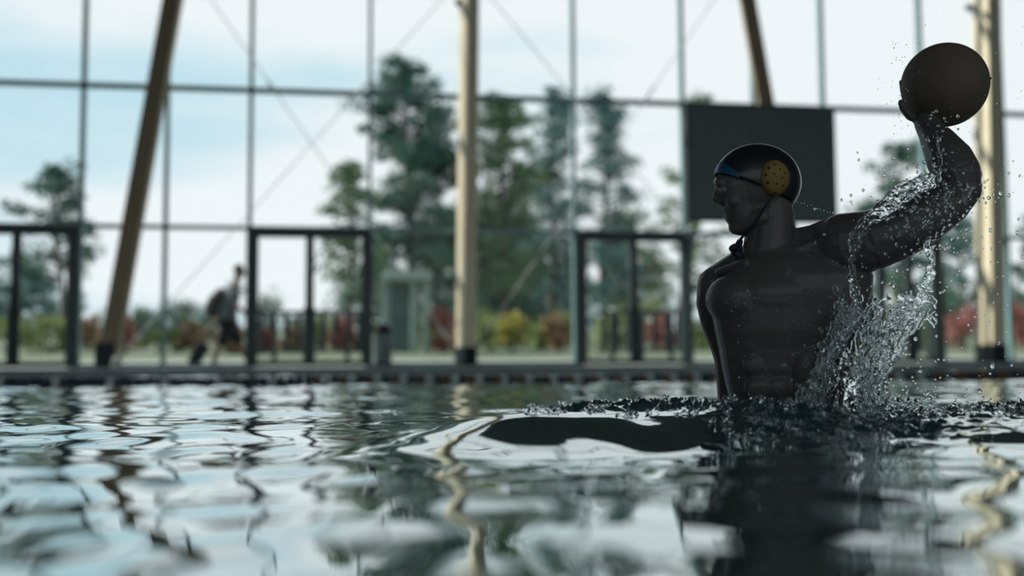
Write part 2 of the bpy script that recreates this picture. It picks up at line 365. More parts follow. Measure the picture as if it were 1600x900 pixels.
# ---- big screen
sL, sR = wpt(1074, 345, -.6), wpt(1309, 345, -.6)
sT = wpt(1074, 160, -.6).z; sB = sL.z; cc = (sL+sR)/2; cc.z = (sT+sB)/2; sw = (sR-sL).length; sh = sT-sB
scr = empty('screen', Vector((cc.x, cc.y, sB))); tag(scr, 'large black display screen hanging in front of the glass behind the player', 'screen')
bm = bmesh.new(); box(bm, cc + V*.06, U*sw, V*.14, Vector((0, 0, sh))); bevel(bm, .012, 2); obj('housing', bm, M['screen_frame'], scr)
bm = bmesh.new(); box(bm, cc - V*.017, U*(sw-.09), V*.012, Vector((0, 0, sh-.09))); obj('display_panel', bm, M['screen'], scr)
for s in (-.33, .33):
    bm = bmesh.new(); c = cc + U*(sw*s) + V*.3; box(bm, c, U*.06, V*.36, Vector((0, 0, .1))); bevel(bm, .006, 1); obj('wall_bracket', bm, M['steel'], scr)

# ---- waste bin on deck
c = wpt(598, 572, -.9); c.z = DECK
b_ = empty('waste_bin', c); tag(b_, 'grey waste bin with dark domed lid beside the double door', 'bin')
bm = bmesh.new(); bmesh.ops.create_cone(bm, cap_ends=True, segments=28, radius1=.14, radius2=.165, depth=.5, matrix=Matrix.Translation(c+Vector((0, 0, .27)))); obj('bin_body', bm, M['bin'], b_, False)
bm = bmesh.new(); ell(bm, c+Vector((0, 0, .58)), .13, .13, .1); obj('bin_lid', bm, M['black'], b_, True)
bm = bmesh.new(); tube(bm, [c+Vector((0, 0, 0)), c+Vector((0, 0, .05))], .15, 24); obj('bin_foot', bm, M['steel'], b_)
# ---- white bag
c = wpt(185, 573, -.9); c.z = DECK
wb = empty('bag', c); tag(wb, 'small crumpled white bag at the foot of the slanting post', 'bag')
bm = bmesh.new()
for k in range(7): ell(bm, c+Vector((random.uniform(-.07, .07), random.uniform(-.05, .05), random.uniform(.04, .13))), .06, .05, .055)
remeshed('bag_body', bm, M['white'], .012, 2, wb)
bm = bmesh.new(); tube(bm, [c+Vector((-.03, 0, .17)), c+Vector((-.03, 0, .24)), c+Vector((.03, 0, .24)), c+Vector((.03, 0, .17))], .008, 6); obj('bag_handle', bm, M['white'], wb)

# ---- lane rope
V_ROPE = -9.0
ur0, ur1 = PU0, PU1
rp_ = empty('lane_rope', room(0, V_ROPE, 0)); tag(rp_, 'floating lane rope of dark, white and rust discs across the pool', 'lane rope')
def rope_pt(u): return room(u, V_ROPE + .06*math.sin(u*.7), .008*math.sin(u*2.1) + .010)
bm = bmesh.new(); tube(bm, [rope_pt(u) for u in np.linspace(ur0, ur1, 200)], .008, 6); obj('cable', bm, M['steel'], rp_)
def disc_mesh(r):
    bm = bmesh.new(); n_ = 12; prof = [(-.032, .018), (-.026, r), (-.008, r), (0, r*.8), (.008, r), (.026, r), (.032, .018)]
    rings = [[bm.verts.new(Vector((x, rr*math.cos(2*PI*k/n_), rr*math.sin(2*PI*k/n_)))) for k in range(n_)] for x, rr in prof]
    for A, B in zip(rings[:-1], rings[1:]):
        for k in range(n_): bm.faces.new((A[k], A[(k+1) % n_], B[(k+1) % n_], B[k]))
    bm.faces.new(rings[0][::-1]); bm.faces.new(rings[-1]); me = bpy.data.meshes.new('float_disc'); bm.normal_update(); bm.to_mesh(me); bm.free(); return me
dmeshes = {}
for nm in ('float_dark', 'float_white', 'float_red'):
    me = disc_mesh(.058); me.materials.append(M[nm]); dmeshes[nm] = me
u = -6.2; i = 0
while u < 7.0:
    p = rope_pt(u); cyc = i % 6
    nm = 'float_dark' if u < -3.0 or cyc in (0, 3) else ('float_white' if (cyc in (2, 5) and u < 2.5) else 'float_red')
    if u < -3 and cyc == 2: nm = 'float_white'
    o = bpy.data.objects.new('float_disc', dmeshes[nm]); C.objects.link(o); o.parent = rp_
    o.location = p - rp_.location; o.rotation_euler = (random.uniform(0, 1), random.uniform(-.08, .08), TH + random.uniform(-.08, .08))
    if i == 0: o['label'] = 'dark lane rope float disc'
    u += .068; i += 1

# ================================================================== POOL WATER
PX, PY = 0.70, 2.72                             # where the player stands in the water
rs_ = np.random.RandomState(5)
def waves(lo, hi, n_, slope, spread, main=PI/2):
    out = []
    for _ in range(n_):
        lam = math.exp(rs_.uniform(math.log(lo), math.log(hi))); th = main + rs_.normal(0, spread); k = 2*PI/lam
        out.append((k*math.cos(th), k*math.sin(th), rs_.uniform(0, 2*PI), slope/math.sqrt(n_)*1.414/k))
    return out
W_big = waves(.35, 1.3, 26, .030, .75); W_mid = waves(.13, .34, 34, .044, .9); W_fine = waves(.03, .08, 36, .85, 1.6); W_lump = waves(.10, .3, 16, .45, 1.6); W_fine2 = waves(.06, .17, 24, .75, 1.6)
def ssum(ws, x, y):
    h = np.zeros_like(x)
    for kx, ky, ph, a in ws: h += a*np.sin(kx*x + ky*y + ph)
    return h
def sstep(a, b_, x):
    t_ = np.clip((x-a)/(b_-a), 0, 1); return t_*t_*(3-2*t_)
def water_h(x, y):
    dx = x-PX; dy = y-PY; r = np.sqrt(dx*dx + dy*dy) + 1e-6
    calm = .55 + .45*sstep(1.0, 3.5, r)
    h = ssum(W_big, x, y)*1.0 + ssum(W_mid, x, y)*(1.0 + .7*sstep(4, 9, y))
    # ridge pushed up beside the player, steep on the camera side
    cy = 2.31 + .10*np.sin(x*3.1 + .6) + .05*x
    e = y-cy
    prof = np.where(e < 0, np.exp(-(e/.19)**2), np.exp(-(e/.34)**2))
    env = sstep(-.40, .06, x)*(1-sstep(.62, .95, x)) + .62*sstep(.78, 1.0, x)
    h = h*(1-.6*prof*env) + .058*prof*env - .020*np.exp(-((e+.40)/.16)**2)*env
    # second smooth swell nearer the camera on the right
    e2 = y - (1.86 + .08*np.sin(x*2+1)); h += .018*np.exp(-(e2/.12)**2)*sstep(.25, .7, x)
    # churned water
    front = sstep(.40, .60, x)*(1-sstep(.85, 1.0, x))*np.exp(-((e+.02)/.20)**2)*(e < -.02)
    back = sstep(-.08, .22, x)*(1-sstep(.80, .95, x))*np.exp(-((e-.1)/.35)**2)*sstep(-.05, .03, e)
    lft = front*.8 + back
    rgt = sstep(.80, .98, x)*np.exp(-((y-2.70)/.30)**2)
    env2 = np.clip(.95*lft + 1.0*rgt + .9*np.exp(-(np.maximum(r-.12, 0)/.20)**2), 0, 1)*sstep(2.08, 2.24, y)
    f1 = ssum(W_fine2, x + .02*np.sin(40*y), y); f2 = ssum(W_fine, x, y + .01*np.sin(60*x))
    lump = ssum(W_lump, x, y)
    h += env2*(1.7*(.008 - np.abs(f1)) + 1.5*(.0035 - np.abs(f2)) + .008) + rgt*np.maximum(lump, -.004)*1.6
    return h
ths = np.concatenate([np.linspace(-PI/2, math.radians(40), 34, endpoint=False)[0:34], np.linspace(math.radians(40), math.radians(58), 40, endpoint=False),
                      np.linspace(math.radians(58), math.radians(120), 640, endpoint=False), np.linspace(math.radians(120), math.radians(138), 40, endpoint=False),
                      np.linspace(math.radians(138), 1.5*PI, 34, endpoint=False)])
rows = [.12]
while rows[-1] < 6.5:
    d = rows[-1]; rows.append(d*(1.0028 if 2.1 < d < 3.2 else (1.006 if d > .5 else 1.05)))
n1 = len(rows); n2 = 150
rows = np.array(rows)
cs, sn = np.cos(ths), np.sin(ths)
# distance from the camera foot to the pool border along each direction
rmax = np.full(len(ths), 60.0)
for nrm, off in ((V, V_EDGE-.05), (-V, -(PV0+.0)), (U, PU1), (-U, -PU0)):
    den = cs*nrm.x + sn*nrm.y; num = off + O.dot(nrm)
    with np.errstate(divide='ignore'): tt = np.where(den > 1e-6, num/den, 60)
    rmax = np.minimum(rmax, tt)
ex = np.linspace(0, 1, n2+1)[1:]
RR = np.concatenate([np.repeat(rows[:, None], len(ths), 1), rows[-1]*(rmax[None, :]/rows[-1])**ex[:, None]], 0)
X_ = RR*cs[None, :]; Y_ = RR*sn[None, :]
H_ = water_h(X_, Y_)
fade = 1 - sstep(.92, 1.0, RR/rmax[None, :]); H_ *= fade
nr, nc = X_.shape
co = np.stack([X_, Y_, H_], -1).reshape(-1, 3)
co = np.vstack([co, [[0, 0, 0]]])
idx = np.arange(nr*nc).reshape(nr, nc); nx = np.roll(idx, -1, 1)
quads = np.stack([idx[:-1], nx[:-1], nx[1:], idx[1:]], -1).reshape(-1, 4)[:, ::-1]
tris = np.stack([idx[0], nx[0], np.full(nc, nr*nc)], -1)
me = bpy.data.meshes.new('pool_water'); me.vertices.add(len(co)); me.vertices.foreach_set('co', co.ravel())
lv = np.concatenate([quads.ravel(), tris.ravel()]); me.loops.add(len(lv)); me.loops.foreach_set('vertex_index', lv)
starts = np.concatenate([np.arange(len(quads))*4, len(quads)*4 + np.arange(len(tris))*3])
me.polygons.add(len(starts)); me.polygons.foreach_set('loop_start', starts)
me.update(calc_edges=True); me.validate()
wat = link_mesh('pool_water', me, M['water'], None, True)
if me.polygons[0].normal.z < 0: me.flip_normals()
tag(wat, 'dark teal rippled pool water reflecting the windows', 'water', kind='stuff')
def wh(x, y): return float(water_h(np.array([x]), np.array([y]))[0])

# ================================================================== PLAYER
D0 = 2.70; S = D0/F                             # metres per pixel at the player
def P(px, py, dy=0.0): return at(px, py, D0+dy)
pl = empty('person', Vector((PX, PY, 0)))
tag(pl, 'bare chested player waist deep in the pool, arm cocked back raising a ball', 'person')
bm = bmesh.new()
# torso: rings (py, left px, right px, half depth m, depth offset)
ring = [(790, 1150, 1300, .10, .02), (730, 1148, 1306, .105, .02), (660, 1146, 1310, .105, .02), (620, 1139, 1316, .104, .02), (580, 1130, 1325, .106, .015), (545, 1124, 1336, .112, .01),
        (515, 1118, 1346, .118, .0), (485, 1112, 1352, .122, -.005), (455, 1120, 1360, .12, -.01), (432, 1137, 1362, .112, -.01), (412, 1150, 1350, .098, -.005), (396, 1166, 1325, .078, 0), (380, 1180, 1290, .06, .005)]
n_ = 40; prev = None
rings = []
for (py, l, r, hd, dy) in ring:
    c = P((l+r)/2, py, dy); hw = (r-l)/2*S
    rings.append([bm.verts.new(c + Vector((hw*math.copysign(abs(math.cos(a))**.88, math.cos(a)), hd*math.copysign(abs(math.sin(a))**.88, math.sin(a)), 0))) for a in [2*PI*k/n_ for k in range(n_)]])
for A, B in zip(rings[:-1], rings[1:]):
    for k in range(n_): bm.faces.new((A[k], A[(k+1) % n_], B[(k+1) % n_], B[k]))
bm.faces.new(rings[0][::-1]); bm.faces.new(rings[-1])
RzF = Matrix.Rotation(math.radians(-35), 3, 'Z')
# chest, abdomen, back muscle
ell(bm, P(1146, 468, -.035), .066, .082, .066, Matrix.Rotation(.5, 3, 'Z')); ell(bm, P(1215, 462, -.085), .10, .048, .062, Matrix.Rotation(-.1, 3, 'Z'))
ell(bm, P(1330, 480, .03), .055, .09, .11); ell(bm, P(1300, 440, .05), .09, .07, .08)
for k, y in enumerate((535, 570, 606, 645)):
    ell(bm, P(1182+k*2, y, -.066), .040, .022, .036); ell(bm, P(1218+k*2, y, -.077), .040, .018, .036)
ell(bm, P(1262, 580, -.075), .05, .04, .09)
# collar bones, trapezius
chain(bm, [(P(1165, 410, -.055), .012), (P(1124, 426, .02), .012)]); chain(bm, [(P(1190, 408, -.058), .012), (P(1280, 380, -.070), .014)])
chain(bm, [(P(1226, 388, .02), .048), (P(1272, 379, -.01), .048), (P(1316, 366, -.05), .056)])
chain(bm, [(P(1190, 395, .03), .045), (P(1120, 440, .13), .045)])
# neck
chain(bm, [(P(1203, 400, 0), .066), (P(1207, 350, 0), .060), (P(1200, 312, 0), .060)])
chain(bm, [(P(1184, 402, .0), .044), (P(1190, 362, .0), .042)])
# throwing arm (near side)
arm = [(P(1318, 384, -.05), 51*S), (P(1360, 376, -.08), 47*S), (P(1402, 362, -.10), 43*S), (P(1446, 340, -.12), 39*S), (P(1482, 318, -.13), 33*S), (P(1507, 298, -.13), 25*S)]
chain(bm, arm)
chain(bm, [(P(1507, 297, -.13), 25*S), (P(1497, 274, -.12), 34*S), (P(1484, 250, -.10), 34*S), (P(1468, 224, -.06), 27*S), (P(1456, 206, -.03), 21*S), (P(1447, 190, -.01), 19*S)])
ell(bm, P(1524, 291, -.13), 10*S, 10*S, 10*S)
# hand under and behind the ball
ell(bm, P(1442, 178, .03), .030, .022, .042, Matrix.Rotation(-.5, 3, 'Y'))
fingers = [[(1438, 172, .035), (1424, 160, .045), (1412, 145, .05), (1409, 128, .045)],
           [(1444, 168, .05), (1430, 148, .075), (1422, 128, .085), (1420, 108, .08)],
           [(1452, 166, .06), (1446, 144, .095), (1442, 122, .11), (1442, 102, .105)],
           [(1460, 168, .06), (1464, 148, .10), (1466, 130, .118), (1468, 114, .118)]]
for k, f in enumerate(fingers):
    rr = [.0105, .0098, .009, .0078] if k < 3 else [.0095, .0085, .008, .007]
    chain(bm, [(P(*p), r_) for p, r_ in zip(f, rr)])
chain(bm, [(P(1438, 186, .01), .014), (P(1422, 182, -.005), .0115), (P(1412, 170, -.015), .0105), (P(1408, 160, -.018), .009)])
# far arm resting on the water
chain(bm, [(P(1119, 444, .13), 31*S), (P(1113, 470, .14), 27*S), (P(1119, 505, .15), 25*S), (P(1131, 545, .15), 21*S), (P(1134, 562, .14), 19*S), (P(1136, 590, .12), 18*S), (P(1135, 622, .09), 14*S), (P(1131, 640, .07), 11*S)])
ell(bm, P(1124, 646, .06), .030, .04, .012)
for k in range(4):
    a0 = P(1116-k*1, 648, .045+k*.016-.02); chain(bm, [(a0, .0085), (a0+Vector((-.028, -.004+.004*k, -.001)), .008), (a0+Vector((-.050, -.008+.006*k, -.006)), .0068)])
chain(bm, [(P(1130, 645, .03), .010), (P(1124, 650, .0), .009), (P(1117, 652, -.012), .008)])
# head: profile to the left, chin tucked a little
def Hd(px, py, dy=0): return P(px, py, dy)
ell(bm, Hd(1187, 287), 58*S, .074, 56*S); ell(bm, Hd(1160, 292), 44*S, .062, 46*S)
ell(bm, Hd(1158, 320), 28*S, .050, 40*S, Matrix.Rotation(.2, 3, 'Y'))
ell(bm, Hd(1186, 325), 34*S, .056, 34*S)
chain(bm, [(Hd(1156, 352), 17*S), (Hd(1190, 338, -.045), 14*S)]); chain(bm, [(Hd(1156, 352), 17*S), (Hd(1190, 338, .045), 14*S)])
ell(bm, Hd(1151, 355), 13*S, .024, 12*S)                                   # chin
chain(bm, [(Hd(1125, 285, -.03), 8*S), (Hd(1122, 284, 0), 8*S), (Hd(1125, 285, .03), 8*S)])   # brow
chain(bm, [(Hd(1124, 290), 6*S), (Hd(1119, 304), 5.5*S), (Hd(1118.5, 311), 6*S), (Hd(1129, 317), 6*S)])             # nose
for s in (-1, 1):
    ell(bm, Hd(1126, 314, s*.010), 6*S, .010, 5*S); ell(bm, Hd(1146, 314, s*.034), .020, .02, .02); ell(bm, Hd(1143, 300, s*.034), .012, .013, .012)
chain(bm, [(Hd(1138, 329, -.018), 4*S), (Hd(1132, 329, 0), 5*S), (Hd(1138, 329, .018), 4*S)])
chain(bm, [(Hd(1142, 342, -.016), 4*S), (Hd(1137, 341, 0), 5*S), (Hd(1142, 342, .016), 4*S)])
chain(bm, [(Hd(1144, 345, 0), 8*S), (Hd(1134, 322, 0), 6*S)])
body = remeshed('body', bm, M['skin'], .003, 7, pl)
# eyes
for s in (-1, 1):
    bm = bmesh.new(); ell(bm, Hd(1131, 296, s*.031), .0115, .0115, .0115); e = obj('eye', bm, M['eye'], pl, True)
# cap: shell over the skull, cut along brow and nape, with a blue front trim
capc = Hd(1183, 285); crx, cry, crz = 69*S, .0835, 61*S
tilt = Matrix.Rotation(.0, 3, 'Y')
def border(phi):                                  # elevation of the lower border on this meridian (0 = front)
    # front at brow height, over the ears, down to the nape
    return math.radians(14) - math.radians(52)*((1-math.cos(phi))/2)**1.1 - math.radians(4)*math.sin(phi)**2
def cap_shell(name, m, e0, e1, ph0, ph1, k, parent, nph=96, nel=26):
    bm = bmesh.new(); g_ = []
    closed = ph1-ph0 > 6.2
    for i in range(nph if closed else nph+1):
        ph = ph0 + (ph1-ph0)*i/nph; b0 = border(ph); lo = b0 + e0(ph); hi = b0 + e1(ph) if e1 else PI/2*.995
        g_.append([bm.verts.new(capc + Vector((-math.cos(ph)*math.cos(e)*crx*k, math.sin(ph)*math.cos(e)*cry*k, math.sin(e)*crz*k))) for e in np.linspace(lo, hi, nel)])
    n_ = len(g_)
    for i in range(n_ if closed else n_-1):
        A, B = g_[i], g_[(i+1) % n_]
        for q in range(nel-1): bm.faces.new((A[q], B[q], B[q+1], A[q+1]))
    if closed and not e1: bm.faces.new([c[-1] for c in g_])
    bmesh.ops.recalc_face_normals(bm, faces=bm.faces)
    o = obj(name, bm, m, parent, True); s_ = o.modifiers.new('thick', 'SOLIDIFY'); s_.thickness = .003; s_.offset = -1
    return o
cap = cap_shell('swim_cap', M['cap'], lambda p: 0.0, None, 0, 2*PI, 1.0, pl)
trim = cap_shell('cap_trim', M['cap_blue'], lambda p: -.01, lambda p: .01 + .30*max(0, math.cos(p*1.5))**.6, -1.0, 1.0, 1.008, cap, 60, 10)
trim['label'] = 'blue front trim of the cap'
# ear guards
for s in (-1, 1):
    gc = Hd(1211, 277, s*.0835)
    bm = bmesh.new(); n_ = 28; prof = [(0, .021), (.35, .0205), (.62, .018), (.82, .014), (.95, .008), (1.0, 0.0), (1.0, -.008)]
    rr = [[bm.verts.new(gc + Vector((math.cos(2*PI*k/n_)*.0385*q, s*(h-.004), math.sin(2*PI*k/n_)*.0465*q))) for k in range(n_)] for q, h in prof if q > 0]
    for A, B in zip(rr[:-1], rr[1:]):
        for k in range(n_): bm.faces.new((A[k], A[(k+1) % n_], B[(k+1) % n_], B[k]))
    bm.faces.new(rr[0]); bmesh.ops.recalc_face_normals(bm, faces=bm.faces)
    gd = obj('ear_guard', bm, M['guard'], pl, True); gd['label'] = 'yellow perforated ear guard'
    for (hx, hz) in ((-.018, .022), (-.026, .004), (-.022, -.016), (-.004, .030), (.010, .018), (-.006, .006), (.014, -.004), (.000, -.020), (.022, .008), (.016, -.024)):
        q = math.hypot(hx/.0385, hz/.0465); hh = np.interp(q, [0, .35, .62, .82, .95, 1], [.021, .0205, .018, .014, .008, 0])
        big = .0042 if hx < -.015 else .0028
        bm = bmesh.new(); ell(bm, gc + Vector((hx, s*(hh-.0042), hz)), big, .0016, big); obj('guard_hole', bm, M['hole'], gd, True)
    bm = bmesh.new(); tube(bm, [gc+Vector((0, s*.008, -.04)), Hd(1196, 322, s*.072), Hd(1180, 348, s*.06), Hd(1160, 370, s*.03), Hd(1153, 380, 0)], .0035, 8)
    obj('chin_strap', bm, M['cord'], pl, True)
bm = bmesh.new()
for k in range(7): ell(bm, Hd(1150+random.uniform(-6, 8), 392+random.uniform(-8, 8), random.uniform(-.02, .02)-.01), .011, .009, .009)
chain(bm, [(Hd(1156, 378), .009), (Hd(1149, 394, -.01), .012), (Hd(1158, 402, -.02), .007)])
remeshed('strap_knot', bm, M['cord'], .002, 2, pl)

# ---- ball
bc = P(1476, 133, 0.0); BR = 66*S*1.0
ball = empty('ball', bc); tag(ball, 'dark orange water polo ball held up in the player\'s hand', 'ball')
bm = bmesh.new(); bmesh.ops.create_uvsphere(bm, u_segments=140, v_segments=90, radius=BR)
Rb = Euler((.5, .35, .4)).to_matrix().to_4x4()
for v in bm.verts:
    n3 = v.co.normalized(); g_ = 0
    for a in range(3):
        z = abs(n3[a]); 
        for tpos in (.36, ): g_ = max(g_, math.exp(-((z-tpos)/.014)**2))
    v.co *= 1 - .016*g_
bmesh.ops.transform(bm, matrix=Matrix.Translation(bc) @ Rb, verts=bm.verts)
o = obj('ball_cover', bm, M['ball'], ball, True)
bm = bmesh.new(); vv = bc + (Rb.to_3x3() @ Vector((.55, -.6, .58))).normalized()*BR*.995; ell(bm, vv, .004, .004, .004); obj('valve', bm, M['hole'], ball, True)

# ================================================================== SPLASH
def strands(bm, paths, jit, sub=5):
    for pts, r0, r1 in paths:
        pts = [P(*p) if isinstance(p, tuple) else p for p in pts]; fine = []
        for a, b_ in zip(pts[:-1], pts[1:]):
            for k in range(sub): fine.append(a.lerp(b_, k/sub) + Vector([random.gauss(0, jit) for _ in range(3)]))
        fine.append(pts[-1]); n_ = len(fine)
        rs = [(r0 + (r1-r0)*i/n_)*random.uniform(.4, 1.8) for i in range(n_)]
        tube(bm, fine, rs, 6)
        for i in range(0, n_, 2):
            if random.random() < .35:
                bmesh.ops.create_icosphere(bm, subdivisions=1, radius=rs[i]*random.uniform(1.2, 2.4), matrix=Matrix.Translation(fine[i]))
paths = []
rnd = random.uniform
# sheet that lies over the upper arm
for k in range(34):
    t0 = rnd(0, 1); y0 = rnd(-13, 9)
    paths.append(([(1332+rnd(-6, 10), 372+rnd(-14, 20), -.20), (1352+rnd(-8, 8), 348+y0*.6, -.21), (1385+rnd(-10, 10), 325+y0, -.22), (1412+rnd(-10, 14), 300+y0, -.22), (1440+rnd(-6, 18), 284+y0, -.23)], .0018, .0024))
for k in range(15):
    x0 = rnd(1425, 1520); y0 = rnd(285, 350); paths.append(([(x0, y0, -.23), (x0+rnd(-22, 22), y0+rnd(-14, 14), -.24), (x0+rnd(-34, 34), y0+rnd(-20, 20), -.23)], .0015, .0022))
# thin falls: from the shoulder, and from the elbow side
for k in range(7):
    paths.append(([(1334+rnd(-5, 5), 368, -.20), (1330+rnd(-4, 4), 410, -.20), (1334+rnd(-5, 5), 450, -.2), (1345+rnd(-10, 10), 495, -.19)], .0022, .0022))
for k in range(12):
    paths.append(([(1450+rnd(-8, 8), 372, -.18), (1458+rnd(-5, 5), 410, -.18), (1448+rnd(-8, 8), 445, -.17), (1430+rnd(-14, 14), 480, -.16), (1395+rnd(-15, 15), 500+rnd(-20, 24), -.15)], .0022, .0022))
for k in range(6):
    paths.append(([(1310+rnd(-5, 5), 450, -.2), (1316+rnd(-5, 5), 480, -.2), (1325+rnd(-14, 14), 520, -.19)], .0024, .0022))
# main crown: rises from the water and fans to the right
for k in range(34):                                # right hand column and its fan
    a = rnd(-1, 1); tq = rnd(0, 1); bx_ = rnd(1335, 1392)
    paths.append(([(bx_, 676, -.16+.05*a), (bx_-4+rnd(-8, 8), 632, -.17+.05*a), (1338+50*tq+rnd(-8, 8), 585, -.17+.06*a), (1326+84*tq+rnd(-10, 10), 540+rnd(-8, 8), -.17+.07*a), (1318+122*tq+rnd(-10, 10), 500+rnd(-16, 16)-6*tq, -.17+.07*a), (1312+130*tq+rnd(-14, 22), 472+rnd(-20, 20)+12*tq, -.17+.08*a)], .0046, .0028))
for k in range(24):                                # left hand column leaning into the fan
    a = rnd(-1, 1); bx_ = rnd(1250, 1290)
    paths.append(([(bx_, 676, -.18+.03*a), (bx_+rnd(-6, 8), 630, -.18+.03*a), (1268+rnd(0, 26), 585, -.18+.04*a), (1284+rnd(0, 34), 545+rnd(-8, 8), -.17+.05*a), (1304+rnd(-8, 36), 505+rnd(-10, 12), -.17+.05*a), (1330+rnd(-14, 30), 478+rnd(-16, 16), -.17+.05*a)], .0040, .0026))
for k in range(16):                                # lacing over the opening between the columns
    paths.append(([(rnd(1270, 1300), rnd(560, 640), -.2), (rnd(1295, 1325), rnd(545, 600), -.21), (rnd(1325, 1350), rnd(560, 640), -.2)], .0020, .0018))
for k in range(20):                                # droopy scraps at the far right of the fan
    x0 = rnd(1400, 1470); y0 = rnd(450, 505); paths.append(([(x0, y0, -.16), (x0+rnd(-18, 18), y0+rnd(-4, 22), -.16), (x0+rnd(-30, 20), y0+rnd(4, 30), -.16)], .0026, .0020))
for k in range(16):                                # left curl
    paths.append(([(1258+rnd(-4, 14), 672, -.20), (1252+rnd(-3, 12), 640, -.2), (1246+rnd(-2, 12), 612, -.2), (1262+rnd(-8, 8), 598+rnd(-3, 5), -.2), (1285+rnd(-5, 8), 600+rnd(-4, 8), -.19)], .0026, .0020))
for k in range(8):                                 # arching arms of water right of the crown
    paths.append(([(1370+rnd(-8, 8), 530, -.15), (1392+rnd(-5, 5), 548+rnd(-6, 6), -.15), (1415+rnd(-8, 8), 540+rnd(-10, 20), -.14)], .0022, .0012))
for k in range(4):
    paths.append(([(1462, 200+k*6, -.10), (1468+rnd(-3, 3), 240, -.17), (1466+rnd(-4, 4), 285, -.2)], .0012, .0016))
for k in range(270):                               # low churned fringe at the waterline
    side = random.random()
    x0 = rnd(1085, 1260) if side < .3 else rnd(1260, 1600); b0 = 668 - 0.0*x0; h0 = rnd(4, 24) if x0 < 1260 else (rnd(8, 60) if x0 < 1470 else rnd(4, 36))
    dd = rnd(-.26, .10)
    paths.append(([(x0, b0, dd), (x0+rnd(-10, 10), b0-h0*.6, dd), (x0+rnd(-24, 24), b0-h0, dd), (x0+rnd(-30, 30), b0-h0*.7, dd)], .0022, .0014))
for k in range(24):                                # lip of the ridge on the left
    x0 = rnd(880, 1120); b0 = 646; paths.append(([(x0, b0+3, -.12), (x0+rnd(-6, 10), b0-rnd(2, 9), -.12), (x0+rnd(-18, 18), b0-rnd(-2, 12), -.12)], .0016, .0010))
for k in range(300):                               # broken lips of water lying on the churned surface
    if k < 110: x0, y0 = rnd(.42, .84), rnd(2.14, 2.62)
    elif k < 140: x0, y0 = rnd(.0, .5), rnd(2.33, 2.5)
    else: x0, y0 = rnd(.85, 1.45), rnd(2.35, 2.95)
    a = rnd(-.8, .8) ; l_ = rnd(.015, .06); q = []
    for j in range(4):
        x, y = x0 + math.cos(a)*l_*j/3, y0 + math.sin(a)*l_*j/3; q.append(Vector((x, y, wh(x, y) + .001 + (rnd(.001, .008) if j in (1, 2) else 0))))
    paths.append((q, .0028, .0018))
bm = bmesh.new(); strands(bm, paths, .0046)
spl = remeshed('water_splash', bm, M['splash'], .0024, 1, None)
tag(spl, 'clear splash of water thrown up beside the player and under the raised arm', 'splash', kind='stuff')

# droplets
ico = bmesh.new(); bmesh.ops.create_icosphere(ico, subdivisions=1, radius=1)
iv = np.array([v.co[:] for v in ico.verts]); ico.verts.index_update(); if_ = np.array([[v.index for v in f.verts] for f in ico.faces]); ico.free()
drops = []
def drop(px, py, dy, r): drops.append((P(px, py, dy), r))
for k in range(330):                               # around the arm, elbow and shoulder
    drop(random.gauss(1450, 48), random.gauss(330, 42), rnd(-.34, -.18), abs(random.gauss(.0022, .0013))+.0008)
for k in range(160): drop(random.gauss(1505, 60), random.gauss(420, 90), rnd(-.3, .1), abs(random.gauss(.0014, .0010))+.0007)
for k in range(70): drop(1405+random.gauss(0, 16), rnd(60, 215), rnd(-.1, .1), rnd(.0006, .0018))
for k in range(60): drop(rnd(1370, 1600), rnd(20, 330), rnd(-.2, .3), rnd(.0006, .0020))
for k in range(300): drop(random.gauss(1345, 58), random.gauss(520, 80), rnd(-.3, -.12), abs(random.gauss(.0022, .0014))+.0008)
for k in range(240): drop(rnd(1240, 1600), 650-abs(random.gauss(0, 40)), rnd(-.3, .1), abs(random.gauss(.0020, .0014))+.0007)
for k in range(90): drop(rnd(1140, 1330), rnd(400, 640), rnd(-.32, -.2), rnd(.0007, .0020))
for k in range(110): drop(rnd(1040, 1260), 655-abs(random.gauss(0, 12)), rnd(-.28, 0), rnd(.0008, .0030))
for k in range(40): drop(rnd(1440, 1500), rnd(175, 300), rnd(-.26, -.2), rnd(.001, .0042))
for k in range(14): drop(1237+k*5+rnd(-1, 1), 313+k*1.6+rnd(-2, 2), -.02, rnd(.0009, .0019))
for (x, y, r) in ((1463, 174, .004), (1455, 180, .003), (1545, 309, .0055), (1563, 303, .0065), (1576, 305, .0045), (1397, 447, .0055), (1550, 572, .006), (1318, 638, .008), (1333, 402, .008), (1452, 450, .008)): drop(x, y, -.25, r)
nd = len(drops)
cen = np.array([d[0][:] for d in drops]); rad = np.array([d[1] for d in drops])
stre = RNG.uniform(.85, 1.5, nd)
sc3 = np.stack([rad, rad, rad*stre], -1)
vv_ = (cen[:, None, :] + iv[None]*sc3[:, None, :]).reshape(-1, 3)
ff_ = (if_[None] + (np.arange(nd)*len(iv))[:, None, None]).reshape(-1, 3)
me = bpy.data.meshes.new('water_droplets'); me.from_pydata(vv_.tolist(), [], ff_.tolist()); me.update()
dr = link_mesh('water_droplets', me, M['splash'], None, True); tag(dr, 'spray of clear water droplets flying around the raised arm and ball', 'droplets', kind='stuff')

